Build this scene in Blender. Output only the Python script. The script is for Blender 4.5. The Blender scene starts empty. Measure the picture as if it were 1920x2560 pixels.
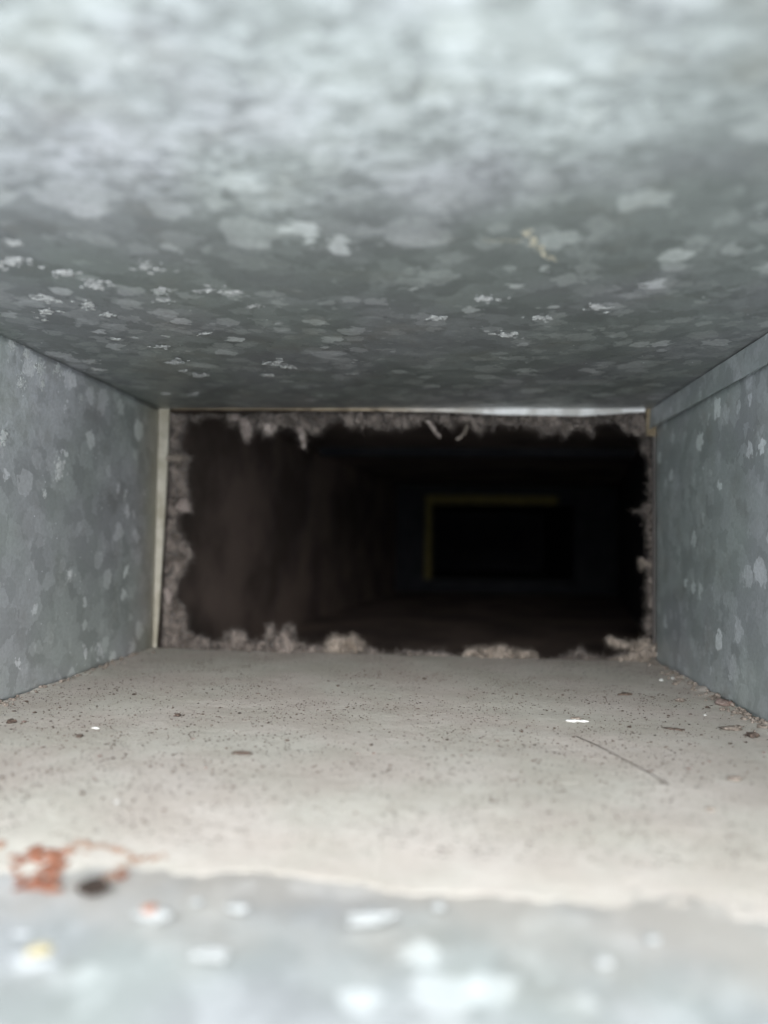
import bpy, bmesh, math, random
from mathutils import Vector, Matrix, Euler, noise

random.seed(7)
sc = bpy.context.scene
col = sc.collection

# ------------------------------------------------------------------ camera
W, H, L = 0.2032, 0.1007, 0.3023          # duct width, height, far end
MOUTH = 0.054                             # open end of the duct (camera stands just outside it)
CAM = Vector((0.12077, 0.0, 0.0466))
YAW, PITCH, ROLL = math.radians(4.80), math.radians(2.22), math.radians(0.85)
FPX = 1863.9                              # focal length in photograph pixels (1920 x 2560)
fwd = Vector((-math.sin(YAW) * math.cos(PITCH), math.cos(YAW) * math.cos(PITCH), math.sin(PITCH)))
right0 = Vector((math.cos(YAW), math.sin(YAW), 0))
up0 = right0.cross(fwd)
right = right0 * math.cos(ROLL) + up0 * math.sin(ROLL)
up = up0 * math.cos(ROLL) - right0 * math.sin(ROLL)
cd = bpy.data.cameras.new('camera')
cd.sensor_fit = 'VERTICAL'
cd.sensor_height = 24.0
cd.lens = 24.0 * FPX / 2560
cd.clip_start = 0.005
cd.clip_end = 50
cd.dof.use_dof = True
cd.dof.focus_distance = 0.203
cd.dof.aperture_fstop = cd.lens / 3.4
cam = bpy.data.objects.new('camera', cd)
col.objects.link(cam)
m = Matrix((right, up, -fwd)).transposed().to_4x4()
m.translation = CAM
cam.matrix_world = m
sc.camera = cam

# ------------------------------------------------------------------ light
world = bpy.data.worlds.new('World')
sc.world = world
world.use_nodes = True
bg = world.node_tree.nodes['Background']
bg.inputs['Color'].default_value = (0.92, 0.965, 1.0, 1)
bg.inputs['Strength'].default_value = 5.0
ld = bpy.data.lights.new('daylight', 'AREA')      # daylight falling in through the open mouth, from behind the camera
ld.shape = 'RECTANGLE'
ld.size, ld.size_y = 1.3, 0.9
ld.energy = 42
ld.color = (1.0, 0.97, 0.93)
lo = bpy.data.objects.new('daylight', ld)
col.objects.link(lo)
lo.location = (W / 2 + 0.12, -1.6, 0.62)
lo.rotation_euler = (Vector((W / 2, 0.2, 0.04)) - lo.location).to_track_quat('-Z', 'Y').to_euler()
vs = sc.view_settings
vs.view_transform = 'Standard'
vs.look = 'None'
vs.exposure = 0.0
vs.gamma = 1.0
vs.use_curve_mapping = False
sc.render.engine = 'CYCLES'
sc.cycles.use_denoising = True
sc.cycles.max_bounces = 8
sc.cycles.diffuse_bounces = 6
sc.cycles.glossy_bounces = 4

# ------------------------------------------------------------------ helpers
def at(px, py, Y):
    """photograph pixel -> point on the plane y = Y"""
    d = fwd + right * ((px - 960) / FPX) - up * ((py - 1280) / FPX)
    return CAM + d * ((Y - CAM.y) / d.y)

def on_floor(px, py, z=0.001):
    d = fwd + right * ((px - 960) / FPX) - up * ((py - 1280) / FPX)
    return CAM + d * ((z - CAM.z) / d.z)

def tag(o, label=None, cat=None, group=None, kind=None):
    if label: o['label'] = label
    if cat: o['category'] = cat
    if group: o['group'] = group
    if kind: o['kind'] = kind
    return o

def mesh_obj(name, bm, mat, parent=None, smooth=True):
    me = bpy.data.meshes.new(name)
    bmesh.ops.recalc_face_normals(bm, faces=bm.faces)
    bm.to_mesh(me)
    bm.free()
    if smooth:
        for p in me.polygons: p.use_smooth = True
    me.materials.append(mat)
    o = bpy.data.objects.new(name, me)
    col.objects.link(o)
    if parent: o.parent = parent
    return o

def data_obj(name, verts, faces, mat, parent=None, smooth=True):
    me = bpy.data.meshes.new(name)
    me.from_pydata([tuple(v) for v in verts], [], faces)
    me.update()
    if smooth:
        me.polygons.foreach_set('use_smooth', [True] * len(me.polygons))
    me.materials.append(mat)
    o = bpy.data.objects.new(name, me)
    col.objects.link(o)
    if parent: o.parent = parent
    return o

def n3(v, s, o=0.0):
    return noise.noise(Vector((v[0] * s + o, v[1] * s + o * 1.7, v[2] * s - o)))

class N:
    """tiny node-tree builder"""
    def __init__(self, name):
        self.mat = bpy.data.materials.new(name)
        self.mat.use_nodes = True
        self.t = self.mat.node_tree
        self.bsdf = self.t.nodes['Principled BSDF']
        self.out = self.t.nodes['Material Output']
    def add(self, kind, ins=None, **props):
        n = self.t.nodes.new(kind)
        for k, v in props.items(): setattr(n, k, v)
        for k, v in (ins or {}).items(): self.put(n.inputs[k], v)
        return n
    def put(self, sock, v):
        if isinstance(v, bpy.types.NodeSocket): self.t.links.new(v, sock)
        else: sock.default_value = v
    def math(self, op, a, b=0.0, c=None, clamp=False):
        n = self.t.nodes.new('ShaderNodeMath'); n.operation = op; n.use_clamp = clamp
        self.put(n.inputs[0], a); self.put(n.inputs[1], b)
        if c is not None: self.put(n.inputs[2], c)
        return n.outputs[0]
    def ramp(self, v, a, b, lo=0.0, hi=1.0):
        n = self.t.nodes.new('ShaderNodeMapRange'); n.interpolation_type = 'SMOOTHSTEP'
        self.put(n.inputs[0], v); self.put(n.inputs[1], a); self.put(n.inputs[2], b)
        self.put(n.inputs[3], lo); self.put(n.inputs[4], hi)
        return n.outputs[0]
    def mix(self, f, a, b, blend='MIX'):
        n = self.t.nodes.new('ShaderNodeMix'); n.data_type = 'RGBA'; n.blend_type = blend
        self.put(n.inputs[0], f); self.put(n.inputs[6], a); self.put(n.inputs[7], b)
        return n.outputs[2]
    def noise(self, vec, scale, detail=2.0, rough=0.5, out=0):
        n = self.add('ShaderNodeTexNoise', {'Vector': vec, 'Scale': scale, 'Detail': detail, 'Roughness': rough})
        return n.outputs[out]
    def vor(self, vec, scale, rnd=1.0, feature='F1'):
        return self.add('ShaderNodeTexVoronoi', {'Vector': vec, 'Scale': scale, 'Randomness': rnd}, feature=feature)
    def coord(self, offset=(0, 0, 0)):
        g = self.add('ShaderNodeNewGeometry')
        return self.add('ShaderNodeVectorMath', {0: g.outputs['Position'], 1: offset}, operation='ADD').outputs[0]
    def distort(self, vec, scale, amp, detail=2.0):
        c = self.noise(vec, scale, detail, out=1)
        d = self.add('ShaderNodeVectorMath', {0: c, 1: (0.5, 0.5, 0.5)}, operation='SUBTRACT').outputs[0]
        s = self.add('ShaderNodeVectorMath', {0: d, 1: (amp, amp, amp)}, operation='MULTIPLY').outputs[0]
        return self.add('ShaderNodeVectorMath', {0: vec, 1: s}, operation='ADD').outputs[0]

def c4(r, g, b): return (r, g, b, 1)

# ------------------------------------------------------------------ materials
def galvanised(name, base, pale, offset, white=(0.0, None), amount=0.5, metallic=0.30, stain=None, film=False, dens=0.34):
    """hot-dip zinc: dark spangle ground, irregular paler crystals, chalky white-rust blooms that also carry painted brightness and glints"""
    k = N(name)
    p = k.coord(offset)
    d1 = k.distort(p, 170, 0.009, 2)
    d2 = k.distort(p, 380, 0.005, 2)
    big = k.noise(p, 14, 2)
    # spangle tone
    v0 = k.vor(d2, 150)
    tone = k.add('ShaderNodeSeparateColor', {0: v0.outputs['Color']})
    ground = k.mix(k.ramp(tone.outputs[0], 0, 1), c4(*[x * 0.86 for x in base]), c4(*[x * 1.12 for x in base]))
    # pale crystals, two sizes
    def patches(vec, scale, bias, soft):
        v = k.vor(vec, scale)
        s = k.add('ShaderNodeSeparateColor', {0: v.outputs['Color']})
        r = k.math('MULTIPLY', k.math('ADD', k.math('SUBTRACT', s.outputs[1], bias), k.math('MULTIPLY', k.math('SUBTRACT', big, 0.5), 0.9)), 0.95)
        return k.ramp(k.math('SUBTRACT', r, v.outputs['Distance']), 0.0, soft), s.outputs[2]
    a, ra = patches(d1, 70, 1 - amount * 0.85, 0.05)
    b, rb = patches(d2, 128, 1 - amount * 0.95, 0.05)
    a = k.math('MULTIPLY', a, k.math('MULTIPLY_ADD', ra, 0.45, 0.08))
    b = k.math('MULTIPLY', b, k.math('MULTIPLY_ADD', k.math('MULTIPLY', rb, rb), 0.85, 0.12))
    d3 = k.distort(k.coord(tuple(o + 0.77 for o in offset)), 330, 0.007, 2)
    e, re_ = patches(d3, 165, 1 - amount * 1.15, 0.05)
    f, rf = patches(d3, 88, 1 - amount * 1.05, 0.05)
    e = k.math('MULTIPLY', e, k.math('MULTIPLY_ADD', re_, dens, 0.0))
    f = k.math('MULTIPLY', f, k.math('MULTIPLY_ADD', rf, dens * 0.8, 0.0))
    ground = k.mix(f, ground, c4(*pale))
    ground = k.mix(e, ground, c4(*pale))
    c = k.mix(a, ground, c4(*pale))
    c = k.mix(b, c, c4(*[min(1, x * 1.15) for x in pale]))
    # white rust blooms; the ceiling's zone also paints brightness and glints near the mouth
    w, rw = patches(k.distort(k.coord(tuple(o + 0.31 for o in offset)), 300, 0.006, 2), 105, 1 - white[0] * 0.8, 0.16)
    grain = k.noise(p, 1900, 2, 0.7)
    w = k.math('MULTIPLY', w, k.ramp(grain, 0.30, 0.62, 0.25, 1.0))
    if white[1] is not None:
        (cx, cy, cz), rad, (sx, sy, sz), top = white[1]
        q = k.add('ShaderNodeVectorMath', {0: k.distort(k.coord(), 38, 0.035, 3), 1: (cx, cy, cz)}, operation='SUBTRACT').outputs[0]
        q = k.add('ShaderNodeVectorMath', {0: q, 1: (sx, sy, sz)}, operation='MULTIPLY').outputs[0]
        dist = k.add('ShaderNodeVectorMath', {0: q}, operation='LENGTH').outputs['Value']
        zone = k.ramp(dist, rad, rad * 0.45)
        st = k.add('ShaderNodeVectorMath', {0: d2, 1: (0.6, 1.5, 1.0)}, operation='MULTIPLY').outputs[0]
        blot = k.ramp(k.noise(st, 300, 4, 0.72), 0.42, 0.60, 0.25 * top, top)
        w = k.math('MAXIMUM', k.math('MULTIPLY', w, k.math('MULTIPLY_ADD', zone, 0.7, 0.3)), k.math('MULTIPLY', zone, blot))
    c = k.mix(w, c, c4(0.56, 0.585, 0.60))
    # fine grain, dirt freckles, glints
    c = k.mix(k.ramp(k.noise(p, 900, 3, 0.7), 0.35, 0.7, 0, 0.30), c, c4(*[x * 0.62 for x in base]))
    dirt = k.ramp(k.noise(k.coord((3, 1, 2)), 55, 4, 0.6), 0.52, 0.74, 0, 0.35)
    c = k.mix(dirt, c, c4(0.21, 0.20, 0.17))
    vg = k.vor(p, 420)
    gl = k.add('ShaderNodeSeparateColor', {0: vg.outputs['Color']})
    glint = k.math('MULTIPLY', k.ramp(gl.outputs[0], 0.965, 0.97), k.ramp(vg.outputs['Distance'], 0.14, 0.06))
    c = k.mix(glint, c, c4(0.9, 0.92, 0.93))
    hue = k.ramp(k.noise(k.coord((5, 2, 8)), 26, 2), 0.38, 0.62)  # lilac and green reflection tints painted in as slow noise
    c = k.mix(1.0, c, k.mix(hue, c4(0.97, 1.0, 0.985), c4(0.995, 0.985, 1.025)), 'MULTIPLY')
    if film:
        pos = k.add('ShaderNodeSeparateXYZ', {0: k.coord()})
        edge = k.math('ADD', k.math('ADD', pos.outputs[1], k.math('MULTIPLY', pos.outputs[0], 0.11)), k.math('MULTIPLY', k.math('SUBTRACT', k.noise(k.coord(), 60, 4, 0.6), 0.5), 0.045))
        c = k.mix(k.ramp(edge, 0.088, 0.120, 0.04, 0.92), c, c4(0.475, 0.445, 0.408))
    if stain:
        sy, ext = stain
        pos = k.add('ShaderNodeSeparateXYZ', {0: k.distort(k.coord(), 60, 0.02, 3)})
        c = k.mix(k.ramp(pos.outputs[1], sy, sy + ext, 0, 0.55), c, c4(0.27, 0.235, 0.15))
    k.put(k.bsdf.inputs['Base Color'], c)
    met = k.math('SUBTRACT', metallic, k.math('MULTIPLY', k.math('MAXIMUM', w, k.math('MULTIPLY', b, 0.5)), metallic))
    k.put(k.bsdf.inputs['Metallic'], met)
    rg = k.math('MULTIPLY_ADD', tone.outputs[1], 0.16, 0.34)
    k.put(k.bsdf.inputs['Roughness'], k.math('ADD', rg, k.math('MULTIPLY', k.math('MAXIMUM', w, a), 0.25)))
    bp = k.add('ShaderNodeBump', {'Height': grain, 'Strength': 0.22, 'Distance': 0.0003})
    k.put(k.bsdf.inputs['Normal'], bp.outputs[0])
    return k.mat

def dusty(name, a, b, c, rough=0.95):
    k = N(name)
    p = k.coord()
    n1 = k.noise(p, 45, 4, 0.6)
    n2 = k.noise(p, 700, 5, 0.65)
    col_ = k.mix(k.ramp(n1, 0.36, 0.66), c4(*a), c4(*b))
    col_ = k.mix(k.ramp(n2, 0.50, 0.72, 0, 0.55), col_, c4(*c))
    sp = k.ramp(k.noise(p, 2300, 3, 0.6), 0.60, 0.72, 0, 0.55)
    col_ = k.mix(sp, col_, c4(c[0] * 0.45, c[1] * 0.42, c[2] * 0.40))
    hue = k.ramp(k.noise(k.coord((5, 2, 8)), 32, 3), 0.36, 0.64)
    col_ = k.mix(1.0, col_, k.mix(hue, c4(0.98, 1.0, 0.98), c4(1.015, 0.992, 0.992)), 'MULTIPLY')
    k.put(k.bsdf.inputs['Base Color'], col_)
    k.bsdf.inputs['Roughness'].default_value = rough
    k.bsdf.inputs['Specular IOR Level'].default_value = 0.15
    bp = k.add('ShaderNodeBump', {'Height': k.math('ADD', n2, k.math('MULTIPLY', k.noise(p, 2600, 4), 0.5)), 'Strength': 0.6, 'Distance': 0.0006})
    k.put(k.bsdf.inputs['Normal'], bp.outputs[0])
    return k.mat

def plain(name, a, b, scale=900, rough=0.85, metallic=0.0, spec=0.2, bump=0.4):
    k = N(name)
    p = k.coord()
    n = k.noise(p, scale, 4, 0.6)
    k.put(k.bsdf.inputs['Base Color'], k.mix(k.ramp(n, 0.35, 0.65), c4(*a), c4(*b)))
    k.bsdf.inputs['Roughness'].default_value = rough
    k.bsdf.inputs['Metallic'].default_value = metallic
    k.bsdf.inputs['Specular IOR Level'].default_value = spec
    bp = k.add('ShaderNodeBump', {'Height': n, 'Strength': bump, 'Distance': 0.0004})
    k.put(k.bsdf.inputs['Normal'], bp.outputs[0])
    return k.mat

def fluffy(name, a, b):
    k = N(name)
    p = k.coord()
    n = k.noise(p, 170, 3, 0.6)
    c = k.mix(k.ramp(n, 0.34, 0.66), c4(*a), c4(*b))
    k.put(k.bsdf.inputs['Base Color'], c)
    k.bsdf.inputs['Roughness'].default_value = 1.0
    k.bsdf.inputs['Specular IOR Level'].default_value = 0.0
    k.bsdf.inputs['Sheen Weight'].default_value = 0.25
    k.bsdf.inputs['Sheen Roughness'].default_value = 0.6
    bp = k.add('ShaderNodeBump', {'Height': k.noise(p, 2200, 4, 0.7), 'Strength': 0.35, 'Distance': 0.0004})
    k.put(k.bsdf.inputs['Normal'], bp.outputs[0])
    return k.mat

M = {
    'zinc_top': galvanised('galvanised_steel_top', (0.22, 0.236, 0.231), (0.50, 0.52, 0.515), (0.3, 0.1, 0.2), (0.36, ((0.088, 0.088, H), 0.036, (0.36, 0.85, 1), 0.60)), 0.66, dens=0.46),  # bloom zone also paints brightness onto the near ceiling
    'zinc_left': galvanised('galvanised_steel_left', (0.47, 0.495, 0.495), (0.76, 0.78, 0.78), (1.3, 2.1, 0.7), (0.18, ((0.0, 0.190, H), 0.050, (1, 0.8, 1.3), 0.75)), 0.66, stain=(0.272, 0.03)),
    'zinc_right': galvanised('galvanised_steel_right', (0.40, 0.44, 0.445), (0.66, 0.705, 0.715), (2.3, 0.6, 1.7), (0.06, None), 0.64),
    'zinc_bottom': galvanised('galvanised_steel_bottom', (0.40, 0.42, 0.42), (0.66, 0.685, 0.69), (4.1, 1.6, 3.7), (0.55, None), 0.66, film=True),  # dense white blooms double as blurred glints on the front metal
    'zinc_plain': galvanised('galvanised_steel_rear', (0.24, 0.24, 0.24), (0.34, 0.34, 0.34), (7.0, 3.0, 1.0), (0.0, None), 0.3),
    'rim_pale': plain('pale_sealed_edge', (0.38, 0.35, 0.28), (0.55, 0.52, 0.45), 110, 0.55),
    'rim_top': None,
    'rim_tan': plain('tan_stained_edge', (0.20, 0.155, 0.10), (0.33, 0.28, 0.20), 240, 0.7),
    'dust': dusty('floor_dust', (0.45, 0.415, 0.376), (0.51, 0.48, 0.443), (0.38, 0.34, 0.303)),
    'lint': fluffy('brown_grey_lint', (0.08, 0.064, 0.055), (0.235, 0.197, 0.175)),
    'lint_pale': fluffy('pale_pinkish_lint', (0.30, 0.245, 0.225), (0.52, 0.45, 0.415)),
    'lint_tan': fluffy('tan_lint', (0.155, 0.125, 0.10), (0.32, 0.27, 0.23)),
    'grit': plain('dark_grit', (0.035, 0.028, 0.024), (0.16, 0.12, 0.10), 1500),
    'crumb': plain('dark_brown_crumb', (0.045, 0.035, 0.03), (0.15, 0.11, 0.09), 1800),
    'crumb_tan': plain('tan_crumb', (0.15, 0.125, 0.105), (0.31, 0.265, 0.23), 1500),
    'crumb_red': plain('reddish_crumb', (0.15, 0.105, 0.09), (0.33, 0.265, 0.24), 1300),
    'chip': plain('white_chip', (0.66, 0.66, 0.65), (0.78, 0.78, 0.77), 700, 0.5),
    'chip_yellow': plain('yellowish_chip', (0.30, 0.26, 0.155), (0.40, 0.355, 0.235), 700, 0.5),
    'rust': plain('orange_rust', (0.19, 0.068, 0.04), (0.33, 0.155, 0.10), 420, 0.95),
    'rust_light': plain('pale_rust', (0.31, 0.17, 0.115), (0.42, 0.29, 0.22), 420, 0.95),
    'smudge': plain('tan_smudge', (0.40, 0.375, 0.29), (0.50, 0.465, 0.37), 300, 0.9),
    'chalk': plain('white_rust_bloom', (0.32, 0.33, 0.33), (0.54, 0.55, 0.55), 900, 0.9),
    'chip_glint': plain('dull_zinc_flake_and_glint', (0.27, 0.28, 0.28), (0.38, 0.39, 0.39), 500, 0.7),  # real flakes, and glints modelled as flakes on the front metal
    'crumb_dark': plain('very_dark_brown_crumb', (0.02, 0.014, 0.011), (0.055, 0.04, 0.033), 900),
    'zinc_pale': plain('pale_zinc_crystal', (0.55, 0.575, 0.58), (0.68, 0.70, 0.70), 400, 0.6, 0.1, 0.3, 0.05),
    'hair': plain('dark_hair', (0.05, 0.04, 0.035), (0.09, 0.07, 0.06), 900, 0.5),
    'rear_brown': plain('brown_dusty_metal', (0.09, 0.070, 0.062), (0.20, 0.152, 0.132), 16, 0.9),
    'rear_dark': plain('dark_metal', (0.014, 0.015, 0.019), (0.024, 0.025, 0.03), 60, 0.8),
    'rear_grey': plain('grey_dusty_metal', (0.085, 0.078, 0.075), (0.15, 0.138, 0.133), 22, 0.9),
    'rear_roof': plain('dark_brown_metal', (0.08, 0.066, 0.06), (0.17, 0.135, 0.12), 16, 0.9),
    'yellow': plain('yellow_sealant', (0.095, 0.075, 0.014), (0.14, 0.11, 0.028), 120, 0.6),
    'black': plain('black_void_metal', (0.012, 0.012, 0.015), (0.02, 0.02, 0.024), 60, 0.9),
}

def rim_top():
    k = N('top_rim_metal_with_tan_stain')
    p = k.coord()
    x = k.add('ShaderNodeSeparateXYZ', {0: k.distort(p, 110, 0.03, 3)}).outputs[0]
    c = k.mix(k.ramp(x, 0.085, 0.150), k.mix(k.ramp(k.noise(p, 160, 3), 0.4, 0.6), c4(0.20, 0.155, 0.10), c4(0.36, 0.29, 0.20)), k.mix(k.ramp(k.noise(p, 120, 2), 0.35, 0.6), c4(0.56, 0.55, 0.53), c4(0.88, 0.88, 0.88)))
    k.put(k.bsdf.inputs['Base Color'], c)
    k.bsdf.inputs['Roughness'].default_value = 0.4
    k.bsdf.inputs['Metallic'].default_value = 0.2
    return k.mat
M['rim_top'] = rim_top()
# ------------------------------------------------------------------ duct
def panel(name, o, u, v, n, mat, parent, nu=60, nv=90, amp=0.0005, th=0.0009, seed=0.0):
    """sheet from o spanned by u, v; n points away from the duct's inside; gently uneven, thin, closed"""
    o, u, v, n = Vector(o), Vector(u), Vector(v), Vector(n)
    V, F = [], []
    for layer in (0, 1):
        for j in range(nv + 1):
            for i in range(nu + 1):
                a, b = i / nu, j / nv
                p = o + u * a + v * b
                fade = min(1, 6 * a, 6 * (1 - a)) * min(1, 8 * b, 8 * (1 - b))
                dz = amp * fade * (n3(p, 16, seed) + 0.4 * n3(p, 45, seed + 3)) if amp else 0
                V.append(p + n * (dz + layer * th))
    S = (nu + 1) * (nv + 1)
    ix = lambda l, i, j: l * S + j * (nu + 1) + i
    for j in range(nv):
        for i in range(nu):
            F.append((ix(0, i, j), ix(0, i + 1, j), ix(0, i + 1, j + 1), ix(0, i, j + 1)))
            F.append((ix(1, i, j), ix(1, i, j + 1), ix(1, i + 1, j + 1), ix(1, i + 1, j)))
    for i in range(nu):
        F.append((ix(0, i, 0), ix(1, i, 0), ix(1, i + 1, 0), ix(0, i + 1, 0)))
        F.append((ix(0, i, nv), ix(0, i + 1, nv), ix(1, i + 1, nv), ix(1, i, nv)))
    for j in range(nv):
        F.append((ix(0, 0, j), ix(0, 0, j + 1), ix(1, 0, j + 1), ix(1, 0, j)))
        F.append((ix(0, nu, j), ix(1, nu, j), ix(1, nu, j + 1), ix(0, nu, j + 1)))
    return data_obj(name, V, F, mat, parent, True)

def prism(name, pts, y0, y1, mat, parent=None, bevel=0.0):
    """closed block: outline in x,z swept from y0 to y1"""
    bm = bmesh.new()
    a = [bm.verts.new((x, y0, z)) for x, z in pts]
    b = [bm.verts.new((x, y1, z)) for x, z in pts]
    n = len(pts)
    bm.faces.new(a); bm.faces.new(b[::-1])
    for i in range(n): bm.faces.new((a[i], b[i], b[(i + 1) % n], a[(i + 1) % n]))
    if bevel:
        bmesh.ops.bevel(bm, geom=list(bm.edges), offset=bevel, segments=2, affect='EDGES', clamp_overlap=True)
    return mesh_obj(name, bm, mat, parent, False)

duct = bpy.data.objects.new('air_duct', None)
col.objects.link(duct)
tag(duct, 'rectangular galvanised steel air duct with mottled grey walls, seen from its open mouth', 'air duct')
LEN = L - MOUTH
T = 0.0009
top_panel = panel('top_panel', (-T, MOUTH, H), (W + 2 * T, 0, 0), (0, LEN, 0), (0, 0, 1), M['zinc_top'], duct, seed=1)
tag(top_panel, 'top sheet of the duct with pale crystals and white bloom, painted brighter near the mouth')
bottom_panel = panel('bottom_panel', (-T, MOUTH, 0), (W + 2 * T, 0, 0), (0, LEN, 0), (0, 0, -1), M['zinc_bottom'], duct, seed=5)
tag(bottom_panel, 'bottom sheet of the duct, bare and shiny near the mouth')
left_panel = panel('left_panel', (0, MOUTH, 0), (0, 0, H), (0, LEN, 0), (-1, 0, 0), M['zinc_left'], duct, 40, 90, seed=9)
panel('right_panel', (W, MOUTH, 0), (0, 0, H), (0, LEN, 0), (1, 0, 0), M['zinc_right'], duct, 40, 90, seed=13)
# folded lock seam along the top of the right sheet: a proud band with a shadowed lip
prism('seam_fold', [(W - 0.0022, H - 0.0003), (W - 0.0016, H - 0.0003), (W - 0.0018, H - 0.0040), (W - 0.0020, H - 0.0080), (W - 0.0027, H - 0.0082), (W - 0.0025, H - 0.0060)], MOUTH, L - 0.0002, M['zinc_right'], duct)

# rim at the far end: strips facing the camera
def pix_poly(pts, Y): return [(at(x, y, Y).x, at(x, y, Y).z) for x, y in pts]
R0, R1 = L + 0.0003, L + 0.0013
tag(prism('rim_strip', [(-0.004, -0.004), (-0.004, H + 0.004), (0.0042, H + 0.004), (0.0040, H * 0.80), (0.0030, H * 0.45), (0.0020, H * 0.15), (0.0010, -0.004)], R0, R1, M['rim_pale'], duct, 0.0003), 'pale cream strip up the left edge of the far opening')
tag(prism('rim_strip', [(0.092, H + 0.004), (W - 0.004, H + 0.004), (W - 0.004, H - 0.0012), (W * 0.86, H - 0.0029), (W * 0.70, H - 0.0024), (0.12, H - 0.0013), (0.092, H - 0.0008)], R0, R1 - 0.0002, M['rim_top'], duct, 0.0002), 'bright bare metal edge along the top of the far opening')
tag(prism('rim_strip', [(0.0056, H + 0.004), (0.0915, H + 0.004), (0.0915, H - 0.0008), (0.0056, H - 0.0002)], R0, R1, M['rim_top'], duct), 'tan stained edge along the top of the far opening')
prism('rim_strip', [(W - 0.0035, H - 0.0010), (W - 0.0035, H - 0.0105), (W - 0.0012, H - 0.011), (W + 0.004, H - 0.011), (W + 0.004, H + 0.004), (W - 0.0035, H + 0.004)], R0, R1, M['rim_tan'], duct)
prism('rim_strip', [(W - 0.0012, H - 0.0112), (W - 0.0010, -0.004), (W + 0.004, -0.004), (W + 0.004, H - 0.0112)], R0, R1, M['rear_grey'], duct)
prism('rim_strip', [(0.0020, -0.004), (0.0020, 0.0004), (W - 0.0015, 0.0004), (W - 0.0015, -0.004)], R0, R1, M['rim_tan'], duct)

# tan smudge on the top sheet (an L of two strokes)
def ceil_pt(px, py, z=None):
    z = H - 0.0003 if z is None else z
    d = fwd + right * ((px - 960) / FPX) - up * ((py - 1280) / FPX)
    return CAM + d * ((z - CAM.z) / d.z)

# ------------------------------------------------------------------ the dark offset duct beyond
rear = bpy.data.objects.new('rear_duct', None)
col.objects.link(rear)
rear.location = (0, 0, 0)
tag(rear, 'dark dusty duct section beyond the far opening, with a yellow-edged outlet', 'duct section')
Y0, Y1 = L + 0.0016, 0.87
ZB, ZT = -0.012, H + 0.012
XL0, XL1, XR0, XR1 = -0.004, 0.062, W + 0.012, 0.315
def quad_slab(name, a, b, c, d, n, mat, th=0.001):
    n = Vector(n) * th
    v = [Vector(q) for q in (a, b, c, d)]
    v += [q + n for q in v]
    return data_obj(name, v, [(0, 1, 2, 3), (7, 6, 5, 4), (0, 4, 5, 1), (1, 5, 6, 2), (2, 6, 7, 3), (3, 7, 4, 0)], mat, rear, False)
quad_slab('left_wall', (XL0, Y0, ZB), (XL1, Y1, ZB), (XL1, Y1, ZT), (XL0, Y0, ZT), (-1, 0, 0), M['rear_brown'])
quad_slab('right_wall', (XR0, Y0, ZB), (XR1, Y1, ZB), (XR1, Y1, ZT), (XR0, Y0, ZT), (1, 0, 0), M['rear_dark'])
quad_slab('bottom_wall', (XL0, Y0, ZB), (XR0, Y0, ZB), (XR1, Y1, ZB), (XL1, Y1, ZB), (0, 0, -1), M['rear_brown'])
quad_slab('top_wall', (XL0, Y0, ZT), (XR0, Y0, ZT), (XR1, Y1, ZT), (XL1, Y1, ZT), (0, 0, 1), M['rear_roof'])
# rear wall with an opening
OX0, OX1, OZ0, OZ1 = 0.104, 0.268, 0.004, 0.090
for a in ((XL1, ZB, OX0, ZT), (OX1, ZB, XR1, ZT), (OX0, ZB, OX1, OZ0), (OX0, OZ1, OX1, ZT)):
    prism('rear_wall', [(a[0], a[1]), (a[2], a[1]), (a[2], a[3]), (a[0], a[3])], Y1, Y1 + 0.001, M['rear_dark'], rear)
e = 0.011
prism('outlet_edge', [(OX0 - e * .7, OZ0 - 0.001), (OX0, OZ0 - 0.001), (OX0, OZ1 + e), (OX0 - e * .7, OZ1 + e)], Y1 - 0.004, Y1 - 0.001, M['yellow'], rear, 0.0006)
prism('outlet_edge', [(OX0 + 0.0005, OZ1), (OX1 - 0.02, OZ1), (OX1 - 0.02, OZ1 + e), (OX0 + 0.0005, OZ1 + e)], Y1 - 0.004, Y1 - 0.001, M['yellow'], rear, 0.0006)
# blind black tunnel behind the outlet, added to keep stray light out
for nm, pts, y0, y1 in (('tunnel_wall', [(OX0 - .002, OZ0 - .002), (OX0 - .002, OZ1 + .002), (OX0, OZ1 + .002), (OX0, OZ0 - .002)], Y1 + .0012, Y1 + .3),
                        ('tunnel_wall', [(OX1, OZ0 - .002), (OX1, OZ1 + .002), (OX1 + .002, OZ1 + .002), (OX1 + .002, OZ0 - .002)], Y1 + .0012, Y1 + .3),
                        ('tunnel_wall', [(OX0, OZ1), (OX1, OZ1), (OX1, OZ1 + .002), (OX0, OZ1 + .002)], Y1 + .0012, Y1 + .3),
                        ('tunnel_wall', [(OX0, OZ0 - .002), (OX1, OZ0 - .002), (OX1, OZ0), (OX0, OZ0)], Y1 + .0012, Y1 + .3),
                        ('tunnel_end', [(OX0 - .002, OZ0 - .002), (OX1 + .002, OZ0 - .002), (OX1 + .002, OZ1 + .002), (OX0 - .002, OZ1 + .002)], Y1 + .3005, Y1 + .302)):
    prism(nm, pts, y0, y1, M['black'], rear)
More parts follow.
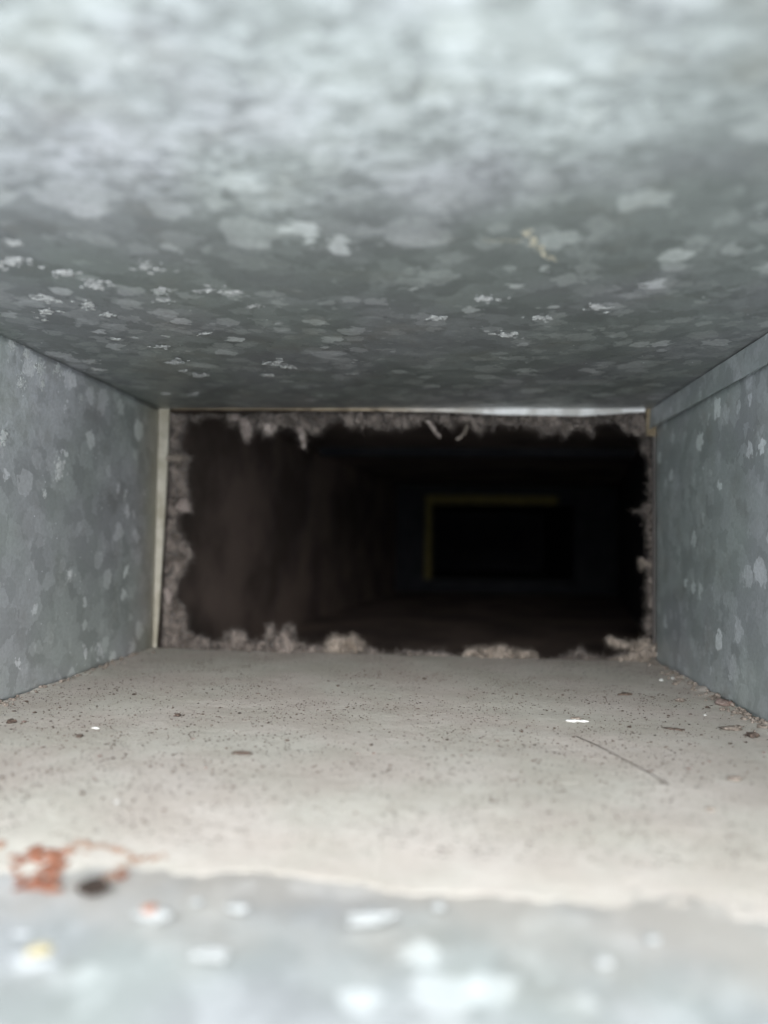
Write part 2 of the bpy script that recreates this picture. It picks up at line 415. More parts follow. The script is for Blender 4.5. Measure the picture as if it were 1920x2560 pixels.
# added plate stopping light leaks round the first duct, and a cross seam on the roof
for a in ((XL0 - .02, ZB - .01, -0.0042, ZT + .01), (W + 0.0042, ZB - .01, XR0 + .02, ZT + .01), (-0.0042, ZB - .01, W + .0042, -0.0042), (-0.0042, H + 0.0042, W + .0042, ZT + .01)):
    prism('light_stop_plate', [(a[0], a[1]), (a[2], a[1]), (a[2], a[3]), (a[0], a[3])], L + 0.0002, L + 0.0014, M['rear_dark'], rear)
prism('cross_seam', [(0.03, ZT - 0.0003), (0.25, ZT - 0.0003), (0.25, ZT - 0.006), (0.03, ZT - 0.006)], 0.52, 0.535, M['rear_dark'], rear, 0.001)

# ------------------------------------------------------------------ dust on the floor
def dust_edge(x):
    """where the dust ends towards the mouth"""
    base = 0.1035 - 0.0055 * max(0, (x - 0.10)) / 0.06 - 0.004 * max(0, 0.085 - x) / 0.04
    return base + 0.0012 * n3((x, 0, 0), 48, 4) + 0.0016 * n3((x, 0, 0), 150, 8) + 0.0012 * n3((x, 0, 0), 480, 2)
nx, ny = 170, 240
V, F = [], []
for j in range(ny + 1):
    for i in range(nx + 1):
        x = 0.0004 + (W - 0.0008) * i / nx
        y0 = dust_edge(x)
        b = j / ny
        y = y0 + (L - 0.0002 - y0) * b
        thick = 0.00040 * min(1, (y - y0) / 0.030)
        bank = 0.0016 * math.exp(-(W - x) / 0.004) + 0.0011 * math.exp(-x / 0.004)
        p = (x, y, 0)
        z = thick + (bank * (0.6 + 0.8 * n3(p, 160, 2)) + 0.00016 * n3(p, 110, 5) + 0.00010 * n3(p, 420, 6)) * min(1, (y - y0) / 0.003)
        V.append((x, y, max(0.00012, z + 0.00012 + 0.0002 * min(1, (y - y0) / 0.03))))
for j in range(ny):
    for i in range(nx):
        a = j * (nx + 1) + i
        F.append((a, a + 1, a + nx + 2, a + nx + 1))
# skirt down to the metal at the front edge
base_i = len(V)
for i in range(nx + 1):
    x, y, z = V[i]; V.append((x, y - 0.0003, 0.0))
for i in range(nx): F.append((base_i + i, base_i + i + 1, i + 1, i))
dust = data_obj('dust_layer', V, F, M['dust'])
tag(dust, 'pale beige dust layer covering the floor of the duct', 'dust', kind='stuff')

def dust_z(x, y):
    y0 = dust_edge(x)
    if y < y0: return 0.0004
    thick = 0.00040 * min(1, (y - y0) / 0.030)
    bank = 0.0016 * math.exp(-(W - x) / 0.004) + 0.0011 * math.exp(-x / 0.004)
    return thick + bank * 0.6 + 0.00012 + 0.0002 * min(1, (y - y0) / 0.03)

# ------------------------------------------------------------------ lumps
ICO = bmesh.new(); bmesh.ops.create_icosphere(ICO, subdivisions=2, radius=1.0)
ICO_V = [v.co.copy() for v in ICO.verts]; ICO_F = [tuple(v.index for v in f.verts) for f in ICO.faces]; ICO.free()
ICO1 = bmesh.new(); bmesh.ops.create_icosphere(ICO1, subdivisions=1, radius=1.0)
ICO1_V = [v.co.copy() for v in ICO1.verts]; ICO1_F = [tuple(v.index for v in f.verts) for f in ICO1.faces]; ICO1.free()
OCT_V = [Vector(v) for v in ((1, 0, 0), (-1, 0, 0), (0, 1, 0), (0, -1, 0), (0, 0, 1), (0, 0, -1))]
OCT_F = [(0, 2, 4), (2, 1, 4), (1, 3, 4), (3, 0, 4), (2, 0, 5), (1, 2, 5), (3, 1, 5), (0, 3, 5)]

class Heap:
    def __init__(self): self.v, self.f = [], []
    def lump(self, c, r, squash=(1, 1, 1), rough=0.45, rot=None, src=None):
        sv, sf = src or (ICO_V, ICO_F)
        b = len(self.v); o = random.uniform(0, 90)
        rot = rot or Euler((random.uniform(0, 6.3), random.uniform(0, 6.3), random.uniform(0, 6.3))).to_matrix()
        for q in sv:
            k = 1 + rough * (noise.noise(q * 1.6 + Vector((o, o, o))) + 0.6 * noise.noise(q * 3.4 + Vector((o, 0, o))))
            w = rot @ (q * k)
            self.v.append(Vector(c) + Vector((w.x * squash[0], w.y * squash[1], w.z * squash[2])) * r)
        self.f += [tuple(i + b for i in t) for t in sf]
    def fibre(self, p, d, length, rad, curl=0.5, seg=5):
        p = Vector(p); d = Vector(d).normalized()
        b = len(self.v)
        side = d.orthogonal().normalized(); oth = d.cross(side)
        for s in range(seg + 1):
            t = s / seg
            rr = rad * (1 - 0.6 * t)
            for a in range(3):
                an = a * 2.0944
                self.v.append(p + side * (math.cos(an) * rr) + oth * (math.sin(an) * rr))
            d = (d + Vector((random.uniform(-1, 1), random.uniform(-1, 1), random.uniform(-1, 1))) * curl / seg * 1.6).normalized()
            p = p + d * (length / seg)
        for s in range(seg):
            for a in range(3):
                i, j = b + s * 3 + a, b + s * 3 + (a + 1) % 3
                self.f.append((i, j, j + 3, i + 3))
    def build(self, name, mat, parent=None, smooth=True):
        return data_obj(name, self.v, self.f, mat, parent, smooth)

def inside(poly, x, y):
    r = False
    for i in range(len(poly)):
        (x1, y1), (x2, y2) = poly[i], poly[i - 1]
        if (y1 > y) != (y2 > y) and x < (x2 - x1) * (y - y1) / (y2 - y1) + x1: r = not r
    return r
def edge_dist(poly, x, y):
    best = 1e9
    for i in range(len(poly)):
        (x1, y1), (x2, y2) = poly[i], poly[i - 1]
        dx, dy = x2 - x1, y2 - y1
        t = max(0, min(1, ((x - x1) * dx + (y - y1) * dy) / (dx * dx + dy * dy + 1e-9)))
        best = min(best, math.hypot(x - x1 - t * dx, y - y1 - t * dy))
    return best
PXM = L / FPX                                   # metres per photograph pixel at the far opening
def fluff(poly_px, Y, depth, n, nf, rmax=0.0017, heap=None, bias=(0, 0, 0), rmin=0.00035, flen=(0.001, 0.0042)):
    """fill an outline at the rim with lint clumps and loose fibres, spread over a real depth"""
    h = heap or Heap()
    xs = [p[0] for p in poly_px]; ys = [p[1] for p in poly_px]
    done = 0; tries = 0
    while done < n and tries < n * 60:
        tries += 1
        x, y = random.uniform(min(xs), max(xs)), random.uniform(min(ys), max(ys))
        if not inside(poly_px, x, y): continue
        r = min(rmax, max(rmin, edge_dist(poly_px, x, y) * PXM * 0.95)) * random.uniform(0.45, 0.95)
        yy = Y + random.uniform(0, depth)
        h.lump(at(x, y, yy), r, (1, 1, random.uniform(0.8, 1.3)), 0.6)
        done += 1
    done = 0; tries = 0
    while done < nf and tries < nf * 80:
        tries += 1
        x, y = random.uniform(min(xs), max(xs)), random.uniform(min(ys), max(ys))
        if not inside(poly_px, x, y) or edge_dist(poly_px, x, y) * PXM > 0.0022: continue
        d = Vector((random.gauss(0, 1), random.gauss(0, 0.6), random.gauss(0, 1))) + Vector(bias) * 1.2
        h.fibre(at(x, y, Y + random.uniform(0, depth)), d, random.uniform(*flen), random.uniform(0.00003, 0.00009), 1.4)
        done += 1
    return h

def A(l, x0, y0, s): return [(x0 + a / s, y0 + b / s) for a, b in l]
YL = L + 0.0024
# top fringe
top_prof = A([(180, 240), (240, 235), (290, 172), (320, 180), (332, 200), (345, 172), (400, 160), (450, 165), (510, 165), (530, 205), (562, 200), (585, 195), (600, 215), (672, 225), (720, 212), (735, 240), (790, 245), (812, 205), (880, 205), (920, 215), (985, 232), (1040, 236), (1090, 220), (1120, 190), (1190, 188), (1250, 215), (1295, 195), (1312, 232), (1335, 195), (1380, 215), (1460, 218), (1590, 212), (1650, 190)], 350, 980, 2.37) \
         + A([(120, 205), (140, 170), (200, 180), (300, 212), (318, 218), (330, 180), (395, 195), (440, 225), (475, 238), (510, 215), (530, 200), (556, 228), (580, 190), (640, 200), (780, 205), (830, 235), (920, 236), (935, 215), (965, 250), (1000, 238), (1040, 212), (1100, 212), (1148, 255), (1168, 190), (1205, 180), (1290, 190), (1330, 225), (1400, 240), (1460, 250)], 1000, 980, 2.37)
top_prof = [(x, 1036 + max(3.0, (y - 1036) * 1.45 - 12)) for x, y in top_prof]
top_base = A([(1480, 122), (1000, 128), (500, 132), (0, 118)], 1000, 980, 2.37) + A([(900, 118), (180, 132)], 350, 980, 2.37)
o = fluff(top_prof + top_base, YL, 0.005, 1300, 3000, 0.0015, bias=(0, 0, -1)).build('lint_fringe', M['lint'])
tag(o, 'brown lint fringe hanging in tatters along the top of the far opening', 'lint', kind='stuff')
# left fringe
left_in = A([(945, 700), (925, 770), (918, 850), (952, 890), (942, 930), (938, 1000), (944, 1090), (925, 1150), (908, 1190), (905, 1240), (930, 1300), (946, 1340), (954, 1390), (936, 1440), (915, 1500), (906, 1545), (900, 1595), (928, 1640), (935, 1700), (950, 1760), (985, 1800), (985, 1850)], 0, 700, 2.011)
left_in = [(420 - 0.015 * (y - 1040) + max(5.0, (x - 420 + 0.015 * (y - 1040)) * 1.6 - 27), y) if y < 1560 else (x, y) for x, y in left_in]
left_out = A([(808, 1858), (815, 1700), (822, 1500), (832, 1250), (842, 1000), (850, 670), (900, 672)], 0, 700, 2.011)
o = fluff(left_in + left_out, YL, 0.005, 1300, 2400, 0.0017, bias=(1, 0, 0)).build('lint_fringe', M['lint'])
tag(o, 'crusty brown lint crust running up the left side of the far opening', 'lint', kind='stuff')
# bottom fringe
bot = A([(120, 300), (230, 225), (280, 190), (340, 205), (400, 230), (460, 245), (500, 225), (620, 225), (650, 245), (700, 240), (740, 240), (830, 240), (930, 240), (1000, 265), (1050, 260), (1090, 275), (1330, 262), (1370, 285), (1440, 300), (1450, 318), (1520, 312), (1560, 302), (1640, 300)], 350, 1500, 2.37) \
    + A([(40, 240), (110, 248), (190, 266), (280, 255), (440, 255), (540, 262), (570, 290), (640, 282), (700, 268), (850, 277), (900, 276), (930, 262), (1000, 235), (1080, 200), (1130, 205), (1130, 305)], 1050, 1500, 1.907)
bot_base = A([(900, 312), (500, 308), (0, 292)], 1050, 1500, 1.907) + A([(1000, 345), (600, 335), (120, 318)], 350, 1500, 2.37)
o = fluff(bot + bot_base, YL - 0.001, 0.007, 1400, 2600, 0.0015, bias=(0, 0, 1)).build('lint_fringe', M['lint'])
tag(o, 'greyish brown lint bank lying along the bottom of the far opening', 'lint', kind='stuff')
# right fringe
rgt = A([(415, 0), (418, 190), (385, 215), (360, 260), (362, 290), (402, 330), (380, 410), (406, 450), (410, 640), (385, 690), (400, 740), (405, 800), (395, 870), (405, 930), (410, 1100), (385, 1180), (370, 1210), (395, 1255), (412, 1300), (470, 1310), (458, 900), (452, 400), (446, 0)], 1500, 1200, 3.352)
rgt = A([(1455, 210), (1440, 320), (1430, 350), (1460, 370), (1475, 420), (1470, 470), (1480, 510)], 1000, 980, 2.37) + rgt + A([(1494, 510), (1490, 210)], 1000, 980, 2.37)
o = fluff(rgt, YL, 0.004, 420, 1400, 0.0008, bias=(-1, 0, 0)).build('lint_fringe', M['lint'])
tag(o, 'thin dark lint fringe down the right side of the far opening', 'lint', kind='stuff')

# single tufts and strands one can point at
def tuft(poly, Y, n, nf, mat, label, depth=0.003, rmax=0.0013, bias=(0, 0, 0), cat='lint tuft', name='lint_tuft', rmin=0.0003, flen=(0.001, 0.0034)):
    o = fluff(poly, Y, depth, int(n * 1.2), int(nf * 4.5), rmax * 0.85, bias=bias, rmin=rmin, flen=flen).build(name, mat)
    return tag(o, label, cat, 'lint tufts on the rim of the far opening')
tuft(A([(585, 150), (640, 150), (665, 200), (668, 255), (640, 292), (615, 285), (598, 240), (590, 190)], 350, 980, 2.37), YL - 0.002, 60, 40, M['lint_pale'], 'fat pinkish lint drip hanging from the top rim towards its left end', bias=(0, 0, -1))
tuft(A([(548, 130), (585, 130), (590, 165), (548, 170)], 350, 980, 2.37), YL - 0.002, 24, 14, M['lint_pale'], 'small pale lint knot on the top rim beside the fat drip')
tuft(A([(920, 190), (960, 200), (985, 250), (985, 330), (962, 338), (945, 275), (925, 230)], 350, 980, 2.37), YL - 0.001, 45, 30, M['lint_pale'], 'narrow lint drip, longest of those on the top rim', bias=(0, 0, -1))
tuft(A([(725, 180), (790, 180), (815, 210), (780, 250), (735, 245)], 350, 980, 2.37), YL - 0.001, 45, 50, M['lint_pale'], 'rounded curl of pale lint between the two hanging drips')
tuft(A([(145, 165), (185, 170), (250, 262), (235, 275), (205, 250)], 1000, 980, 2.37), YL - 0.001, 60, 6, M['lint_pale'], 'straight pale lint strand slanting down to the right from the top rim', rmax=0.0008, depth=0.001, flen=(0.0004, 0.001))
tuft(A([(392, 190), (412, 200), (395, 245), (345, 288), (326, 280), (372, 240)], 1000, 980, 2.37), YL - 0.001, 55, 6, M['lint_tan'], 'curved lint strand hooking down to the left from the top rim', rmax=0.0006, depth=0.001, flen=(0.0004, 0.001))
tuft(A([(490, 260), (505, 195), (560, 178), (620, 185), (650, 240), (640, 290), (540, 300)], 350, 1500, 2.37), YL - 0.001, 110, 130, M['lint'], 'low rounded lint mound on the bottom rim towards its left end', 0.006, 0.0018, (0, 0, 1))
tuft(A([(735, 270), (745, 200), (755, 145), (788, 145), (800, 200), (830, 205), (848, 165), (890, 142), (922, 168), (930, 240), (945, 300), (900, 350), (780, 372), (725, 345)], 350, 1500, 2.37), YL - 0.004, 260, 330, M['lint'], 'tallest brown lint heap on the bottom rim with two peaks', 0.007, 0.0018, (0, 0, 1))
tuft(A([(1085, 310), (1095, 265), (1120, 225), (1150, 206), (1180, 222), (1230, 222), (1275, 200), (1292, 245), (1335, 252), (1330, 310), (1180, 335)], 350, 1500, 2.37), YL - 0.003, 220, 260, M['lint_tan'], 'craggy lint heap on the bottom rim left of its middle', 0.006, 0.0018, (0, 0, 1))
tuft(A([(200, 262), (225, 232), (300, 228), (355, 220), (405, 217), (440, 238), (525, 243), (562, 262), (565, 285), (200, 290)], 1050, 1500, 1.907), YL - 0.003, 190, 240, M['lint_tan'], 'long flat lint heap on the bottom rim right of its middle', 0.006, 0.0016, (0, 0, 1))
tuft(A([(660, 288), (700, 262), (740, 246), (772, 230), (800, 262), (850, 275), (880, 295)], 1050, 1500, 1.907), YL - 0.002, 90, 130, M['lint'], 'small pointed lint heap on the bottom rim near the right corner', 0.005, 0.0013, (0, 0, 1))
tuft(A([(880, 178), (905, 172), (950, 188), (1000, 200), (1020, 215), (985, 235), (940, 232), (900, 218)], 1050, 1500, 1.907), YL - 0.003, 160, 90, M['lint_tan'], 'pale wedge of lint jutting left from the bottom right corner', 0.005, 0.0016)
tuft(A([(1000, 205), (1080, 172), (1135, 205), (1140, 290), (1060, 310), (900, 300), (900, 278), (990, 262)], 1050, 1500, 1.907), YL - 0.004, 200, 170, M['lint_tan'], 'tan lint heap filling the bottom right corner of the far opening', 0.006, 0.0018)
tuft(A([(275, 255), (345, 245), (380, 205), (425, 200), (440, 290), (380, 300), (345, 275), (285, 275)], 1500, 1200, 3.352), YL - 0.001, 70, 40, M['lint'], 'upper of two lint spikes poking left from the right rim', 0.003, 0.0009, (-1, 0, 0))
tuft(A([(325, 665), (350, 650), (400, 685), (450, 715), (440, 735), (385, 715), (345, 745), (335, 725), (360, 705)], 1500, 1200, 3.352), YL - 0.001, 70, 40, M['lint_tan'], 'lower of two lint spikes poking left from the right rim', 0.003, 0.0008, (-1, 0, 0))
tuft(A([(885, 1120), (925, 1085), (950, 1110), (962, 1165), (905, 1170), (880, 1145)], 0, 700, 2.011), YL - 0.002, 60, 50, M['lint_pale'], 'pinkish lint knob on the left rim halfway up', 0.004, 0.0014, (1, 0, 0))
tuft(A([(822, 1560), (850, 1540), (870, 1575), (860, 1635), (835, 1625)], 0, 700, 2.011), YL - 0.003, 50, 40, M['lint_pale'], 'pale lint knob low on the left rim', 0.003, 0.0014)
tuft(A([(815, 905), (870, 870), (958, 895), (900, 915), (850, 915)], 0, 700, 2.011), YL - 0.003, 60, 30, M['lint_tan'], 'brown lint flap crossing the cream strip high on the left rim', 0.002, 0.0011)

# ------------------------------------------------------------------ grit and crumbs on the dust
h = Heap()
for _ in range(22000):
    y = 0.112 + (L - 0.114) * random.random() ** 1.15
    x = random.uniform(0.001, W - 0.001)
    if n3((x, y, 0), 34, 11) < random.uniform(-0.7, 0.25): continue
    r = random.choice((0.00009, 0.00010, 0.00012, 0.00014, 0.00017, 0.00022)) * random.uniform(0.7, 1.2)
    h.lump((x, y, dust_z(x, y) + r * 0.25), r, (random.uniform(0.8, 2.0), random.uniform(0.8, 1.4), 0.7), 0.3, Euler((0, 0, random.uniform(0, 6.3))).to_matrix(), (OCT_V, OCT_F))
tag(h.build('grit', M['grit'], smooth=False), 'fine dark grit speckled over the dusty floor', 'grit', kind='stuff')
h = Heap()
for _ in range(2600):
    y = random.uniform(0.115, L - 0.002); x = random.uniform(0.001, W - 0.001)
    d = Vector((random.gauss(0, 1), random.gauss(0, 1), random.uniform(0, 0.15)))
    h.fibre((x, y, dust_z(x, y) + 0.00008), d, random.uniform(0.0006, 0.0028), 0.00003, 0.9, 4)
tag(h.build('dust_fibres', M['lint_tan']), 'tiny pale fibres lying on the dusty floor', 'fibres', kind='stuff')
# rubble along the foot of the walls
def rubble(x, spread, n, label, y0=0.15):
    h = Heap()
    for _ in range(n):
        y = random.uniform(y0, L - 0.003)
        off = abs(random.gauss(0, spread))
        xx = x + off if x < 0.1 else x - off
        r = random.uniform(0.00022, 0.00095) * (1 if random.random() < 0.4 else 0.6)
        h.lump((xx, y, dust_z(xx, y) + r * 0.2), r, (1, 1, 0.75), 0.5, None, (ICO1_V, ICO1_F))
    return tag(h.build('rubble', M['crumb_tan']), label, 'rubble', kind='stuff')
rubble(0.0006, 0.0016, 150, 'crumbly dirt along the foot of the left wall')
rubble(W - 0.0006, 0.0024, 300, 'crumbly dirt along the foot of the right wall')

variants = []
for i in range(7):
    h = Heap(); h.lump((0, 0, 0), 1.0, (1.0, 1.0, 0.7), 0.75)
    for q in range(3):
        h.lump((random.uniform(-.7, .7), random.uniform(-.7, .7), random.uniform(-.2, .3)), random.uniform(0.35, 0.6), (1, 1, 0.8), 0.7)
    me = bpy.data.meshes.new('crumb')
    me.from_pydata([tuple(v) for v in h.v], [], h.f); me.update()
    me.polygons.foreach_set('use_smooth', [i % 2 == 0] * len(me.polygons))
    variants.append(me)
cache = {}
def crumb(px, py, width_px, label, mat='crumb', stretch=1.0, group='crumbs on the duct floor', name='crumb', flat=0.7, lift=0.0):
    p = on_floor(px, py, 0.0016)
    p.z = dust_z(p.x, p.y) if p.y > dust_edge(p.x) else 0.0006
    r = width_px * 0.5 * (p - CAM).length / FPX / math.sqrt(stretch)
    me0 = random.choice(variants)
    key = (me0.name, mat)
    if key not in cache:
        me = me0.copy(); me.materials.append(M[mat]); cache[key] = me
    o = bpy.data.objects.new(name, cache[key])
    col.objects.link(o)
    o.location = p + Vector((0, 0, r * 0.30 * flat + lift))
    o.scale = (r * stretch, r, r * flat)
    o.rotation_euler = (0, 0, random.uniform(-0.5, 0.5) if stretch > 1.2 else random.uniform(0, 6.3))
    cat = 'flake' if name == 'flake' else 'crumb'
    return tag(o, label, cat, group)
def r6(x, y): return (1050 + x / 1.907, 1500 + y / 1.907)
def r7(x, y): return (x / 1.728, 1700 + y / 1.728)
def r8(x, y): return (960 + x / 1.728, 1700 + y / 1.728)
crumb(*r6(975, 438), 22, 'flat brown crumb near the far right corner of the floor', 'crumb', 1.9)
crumb(*r6(1445, 492), 34, 'largest reddish crumb at the foot of the right wall', 'crumb_red')
crumb(*r6(1490, 602), 34, 'grey broken clump near the right wall', 'crumb_tan', 1.5)
crumb(*r6(1580, 636), 26, 'black clump beside the foot of the right wall', 'grit')
crumb(*r6(1502, 836), 30, 'tan lump lying right of the end of the hair', 'crumb_tan', 1.3)
crumb(*r6(1240, 470), 20, 'tan crumb between the white flake and the right wall', 'crumb_tan')
crumb(*r7(1050, 302), 32, 'long brown crumb on the floor left of centre', 'crumb', 2.4)
crumb(*r7(50, 168), 20, 'dark crumb at the left edge under the left wall', 'crumb')
crumb(*r7(767, 141), 16, 'dark crumb in the middle of the far left floor', 'crumb')
crumb(*r7(345, 229), 16, 'dark round crumb just nearer than the white sliver', 'crumb')
crumb(*r7(400, 872), 60, 'large dark brown crumb beside the rust patch, out of focus', 'crumb_dark', 1.2, flat=0.7)
crumb(*r7(355, 470), 13, 'dark dot of dirt straight above the rust patch', 'crumb')
crumb(*r8(1410, 540), 18, 'lone blurred crumb on the bare right foreground dust', 'crumb_tan')
small = [r6(*q) for q in [(1105, 450), (805, 480), (1185, 537), (1160, 440), (1310, 445), (1370, 500), (1553, 662), (1640, 712), (1640, 732), (1377, 750), (1340, 830), (540, 747), (487, 612), (233, 598), (640, 595), (965, 515), (1290, 530), (880, 450), (1280, 785), (195, 720), (370, 655), (130, 648), (10, 628), (1100, 660), (920, 655), (1255, 603), (1480, 668), (460, 437), (20, 365), (350, 435), (680, 440), (730, 638), (1000, 590), (1620, 600)]]
small += [r7(*q) for q in [(385, 27), (115, 82), (105, 166), (740, 156), (876, 134), (375, 206), (675, 199), (180, 276), (978, 279), (890, 361), (650, 356), (700, 350), (10, 400), (405, 403), (270, 553), (870, 511), (1370, 456), (1535, 551), (710, 535), (935, 576), (1115, 46), (1460, 14), (260, 106), (420, 100), (580, 51), (150, 128), (60, 122), (835, 238), (1035, 131), (1240, 245), (1405, 238), (1605, 264), (1545, 300), (490, 320), (430, 312), (85, 345), (220, 165), (1615, 300)]]
for q in small:
    crumb(q[0], q[1], random.uniform(5, 9.5), 'tiny dark crumb, one of many strewn over the dusty floor', random.choice(('crumb', 'crumb', 'grit', 'crumb_red')), random.choice((1, 1, 1.5)), group='tiny dark crumbs strewn over the floor')
# slivers
crumb(*r6(1205, 601), 22, 'thin dark sliver near the right wall', 'grit', 3.5)
crumb(*r6(1100, 795), 12, 'thin dark sliver touching the lower part of the hair', 'crumb', 2.5)
# white flakes; most on the front metal stand in for zinc glints
def flake(px, py, w, label, mat='chip', stretch=1.0, lift=0.0):
    return crumb(px, py, w, label, mat, stretch, 'pale flakes on the duct floor', 'flake', 0.7, lift)
flake(*r6(722, 563), 19, 'bright white flake on the floor, left half of a broken pair', stretch=1.5)
flake(*r6(773, 565), 18, 'bright white flake on the floor, right half of a broken pair', stretch=2.0)
crumb(*r6(745, 552), 20, 'grey crumb resting between the two white flake halves', 'crumb_tan', 2.0)
flake(*r7(412, 193), 13, 'small white sliver on the left part of the floor', stretch=2.2)
flake(*r6(1150, 372), 9, 'white speck in the far right corner by the lint')
flake(*r6(1205, 366), 8, 'white speck against the foot of the right wall near the far end')
flake(*r6(1358, 535), 7, 'lone white speck beside the reddish crumb')
flake(*r7(505, 505), 9, 'pale speck on the blurred left foreground dust')
flake(*r7(660, 985), 56, 'white flake with an orange centre on the bare metal in front', mat='chip_glint', stretch=1.6)
crumb(*r7(650, 985), 30, 'orange rust dot sitting on the white flake', 'rust', lift=0.0007)
flake(*r7(170, 1136), 40, 'yellowish flake in the left foreground', 'chip_yellow', 1.5)
flake(*r7(850, 930), 24, 'pale glint modelled as a flake on bare metal at the edge of the dust, left one', mat='chip_glint', stretch=1.4)  # glints from here on are zinc highlights added as flake meshes
flake(*r7(1030, 955), 38, 'pale glint modelled as a flake on bare metal at the edge of the dust, middle one', mat='chip_glint', stretch=1.5)
flake(*r7(895, 1155), 56, 'long pale glint modelled as a flake on the foreground metal', mat='chip_glint', stretch=2.2)
flake(*r7(1600, 1005), 70, 'widest pale spot on the bare metal at the centre front', mat='chip_glint', stretch=2.2)
flake(*r8(235, 950), 26, 'round white glint modelled as a flake at the dust edge in the centre front', mat='chip_glint')
flake(*r8(1160, 1085), 26, 'round white glint modelled as a flake on the metal in the right foreground', mat='chip_glint')
flake(*r8(950, 1185), 30, 'round white glint modelled as a flake, left of the other right foreground glint', mat='chip_glint', stretch=1.2)

# hair
a, b = on_floor(*r6(745, 630), 0.0019), on_floor(*r6(1185, 855), 0.0019)
V, F = [], []
n = 24
for s in range(n + 1):
    t = s / n
    p = a.lerp(b, t)
    p += Vector((0.0003, 0.0004, 0)) * math.sin(t * math.pi) + Vector((0.00015, 0.0002, 0)) * math.sin(t * 9)
    p.z = dust_z(p.x, p.y) + 0.00022 + 0.0003 * math.sin(t * math.pi) ** 2
    for q in range(4):
        an = q * math.pi / 2
        V.append(p + Vector((math.cos(an) * 0.5, math.cos(an) * 0.8, math.sin(an))) * 0.00010)
for s in range(n):
    for q in range(4):
        i, j = s * 4 + q, s * 4 + (q + 1) % 4
        F.append((i, j, j + 4, i + 4))
tag(data_obj('hair', V, F, M['hair']), 'single dark hair lying slantwise across the dust', 'hair')

# ------------------------------------------------------------------ rust and smudge: parts of the sheets
def crust(name, strokes, mat, parent, conv, z0, flip=1):
    """thin uneven scab laid along strokes of (x, y, width) in photograph pixels"""
    h = Heap()
    for st in strokes:
        for (x0, y0, w0), (x1, y1, w1) in zip(st, st[1:]):
            k = max(3, int(math.hypot(x1 - x0, y1 - y0) / 2.2))
            for s in range(k):
                t = (s + random.random()) / k
                p = conv(x0 + (x1 - x0) * t + random.gauss(0, 0.27 * w0 + 1), y0 + (y1 - y0) * t + random.gauss(0, 0.20 * w0 + 1))
                w = (w0 + (w1 - w0) * t) * random.uniform(0.14, 0.52)
                r = w * 0.5 * (p - CAM).length / FPX
                h.lump((p.x, p.y, z0 + (dust_z(p.x, p.y) if flip > 0 else 0)), r, (1.2, 1.1, 0.16), 0.7, Euler((0, 0, random.uniform(0, 6))).to_matrix())
    return h.build(name, mat, parent)
S = lambda l: [(x / 1.728, 1700 + y / 1.728, w / 1.728) for x, y, w in l]
cf = lambda x, y: on_floor(x, y, 0.0016)
tag(crust('rust_patch', [S([(60, 760, 44), (85, 735, 66), (120, 720, 56)]), S([(150, 715, 80), (190, 725, 110), (235, 735, 90), (200, 765, 90), (240, 770, 60)]), S([(265, 715, 50), (300, 690, 56)]), S([(85, 830, 54), (130, 838, 70), (180, 845, 84), (228, 840, 80), (240, 815, 40)]), S([(70, 780, 30), (80, 815, 36)]), S([(490, 815, 30), (545, 800, 46)]), S([(505, 695, 20), (570, 705, 26)])], M['rust'], bottom_panel, cf, 0.0), 'orange rust patch on the bottom sheet, left foreground')
tag(crust('rust_patch', [S([(300, 690, 40), (360, 672, 40), (440, 685, 30), (520, 695, 34), (590, 735, 30), (640, 725, 34), (710, 722, 34)]), S([(420, 825, 30), (470, 815, 36), (560, 740, 20), (600, 745, 26)]), S([(-10, 672, 50), (20, 672, 40)])], M['rust_light'], bottom_panel, cf, 0.0001), 'pale orange rust halo round the rust patch')
tag(crust('smudge', [[(1315, 575, 20), (1325, 600, 22), (1345, 620, 20), (1370, 645, 16), (1385, 655, 12)], [(1205, 604, 6), (1260, 603, 8), (1310, 603, 8)]], M['smudge'], top_panel, ceil_pt, H - 0.0001, -1), 'tan smudge on the top sheet')

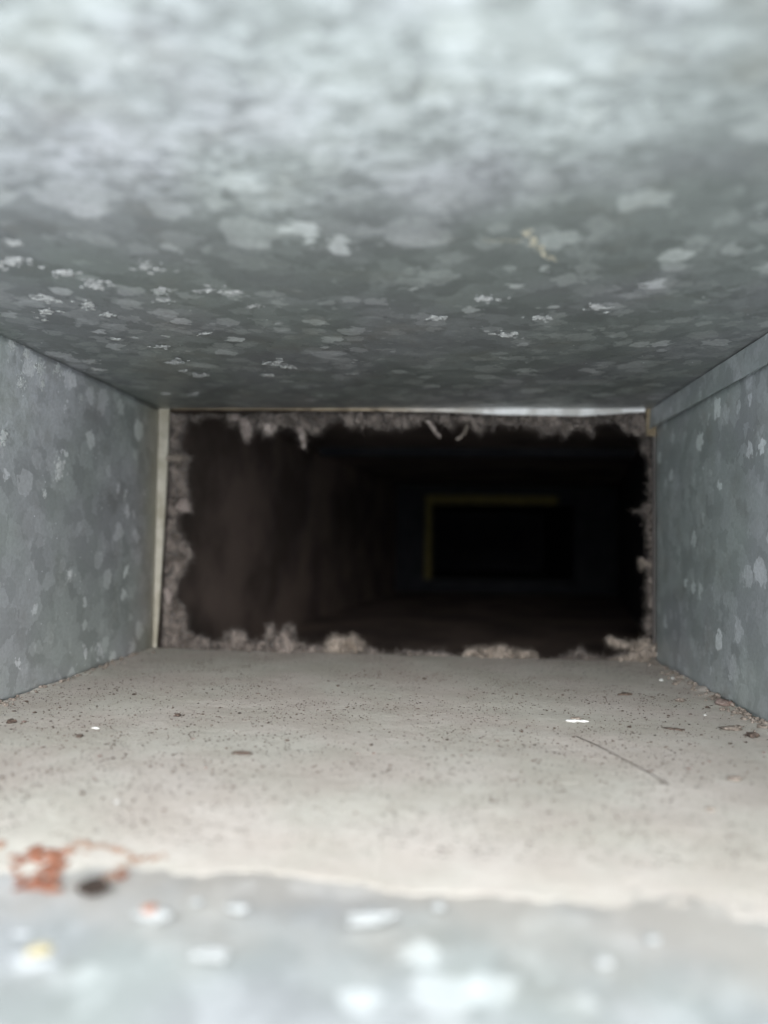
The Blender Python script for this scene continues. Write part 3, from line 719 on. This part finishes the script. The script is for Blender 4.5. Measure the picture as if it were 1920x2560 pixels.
# chalky white-rust spots on the top sheet, each a thin raised scab
spots = [(50, 485, 130, 60), (270, 530, 150, 60), (420, 575, 130, 46), (190, 640, 120, 36), (380, 665, 105, 50), (200, 697, 105, 44), (465, 708, 80, 26), (705, 600, 95, 40), (722, 645, 85, 32), (900, 602, 110, 38), (1020, 612, 150, 28), (1092, 670, 110, 30), (500, 812, 56, 16), (700, 845, 80, 18), (1205, 742, 70, 22), (885, 790, 55, 16), (625, 500, 150, 50), (60, 400, 100, 36)]
spots = [(x / 1.728, 380 + y / 1.728, w / 1.728, t / 1.728) for x, y, w, t in spots]
spots += [(x * 1.157, y * 1.157, w * 1.157, w * 0.3) for x, y, w in [(430, 813, 40), (580, 812, 38), (210, 800, 45), (1010, 815, 60), (600, 785, 50), (380, 785, 48), (420, 853, 28), (360, 852, 28), (770, 807, 30), (395, 803, 22), (1095, 728, 60), (940, 690, 60), (1050, 648, 60), (1170, 690, 50), (620, 795, 40), (1290, 668, 55), (860, 760, 50)]]
def white_spot(x, y, w, t, conv, axis, plane, sign, parent, n=42, mat='chalk', hgt=0.00018):
    h = Heap()
    tilt = random.uniform(-0.4, 0.4); grow = random.uniform(0.8, 1.5)
    for q in range(n):
        an, rr = random.uniform(0, 6.28), abs(random.gauss(0, 0.62)) * grow
        p = conv(x + math.cos(an) * rr * w * 0.36 + (tilt * math.sin(an) * rr * w * 0.3 if axis == 2 else 0), y + math.sin(an) * rr * t * 0.36)
        r = (w if axis == 2 else t * 0.7) * random.choice((0.04, 0.05, 0.07, 0.09, 0.12)) * random.uniform(0.7, 1.1) * (p - CAM).length / FPX
        b = len(h.v)
        h.lump(p, r, (1, 1, 1), 0.7)
        for i in range(b, len(h.v)):
            v = h.v[i]
            d2 = (v - p).length_squared - (v[axis] - p[axis]) ** 2
            v[axis] = plane + sign * (hgt * max(0.0, 1 - d2 / (r * r * 1.2)) - (0.00002 if i % 2 else 0.0))
    return h.build('white_spot', M[mat], parent)
for (x, y, w, t) in spots:
    white_spot(x, y, w, t, ceil_pt, 2, H, -1, top_panel)
# paler blooms high on the left sheet, by the corner
def left_pt(px, py):
    d = fwd + right * ((px - 960) / FPX) - up * ((py - 1280) / FPX)
    return CAM + d * ((0.0 - CAM.x) / d.x)
for x, y, w, t in [(60, 320, 60, 70), (135, 370, 50, 80), (205, 440, 70, 110), (290, 450, 44, 90), (110, 520, 60, 90), (215, 520, 36, 70), (410, 590, 40, 60), (300, 960, 66, 150), (225, 1075, 30, 60), (490, 1150, 30, 110), (630, 1085, 26, 60), (100, 1710, 30, 100), (430, 1870, 26, 90), (500, 1860, 40, 110), (20, 790, 40, 120), (350, 1480, 50, 110)]:
    white_spot(x / 2.011, 700 + y / 2.011, w / 2.011, t / 2.011, left_pt, 0, 0.0, 1, left_panel, 70, 'zinc_pale', 0.00006)
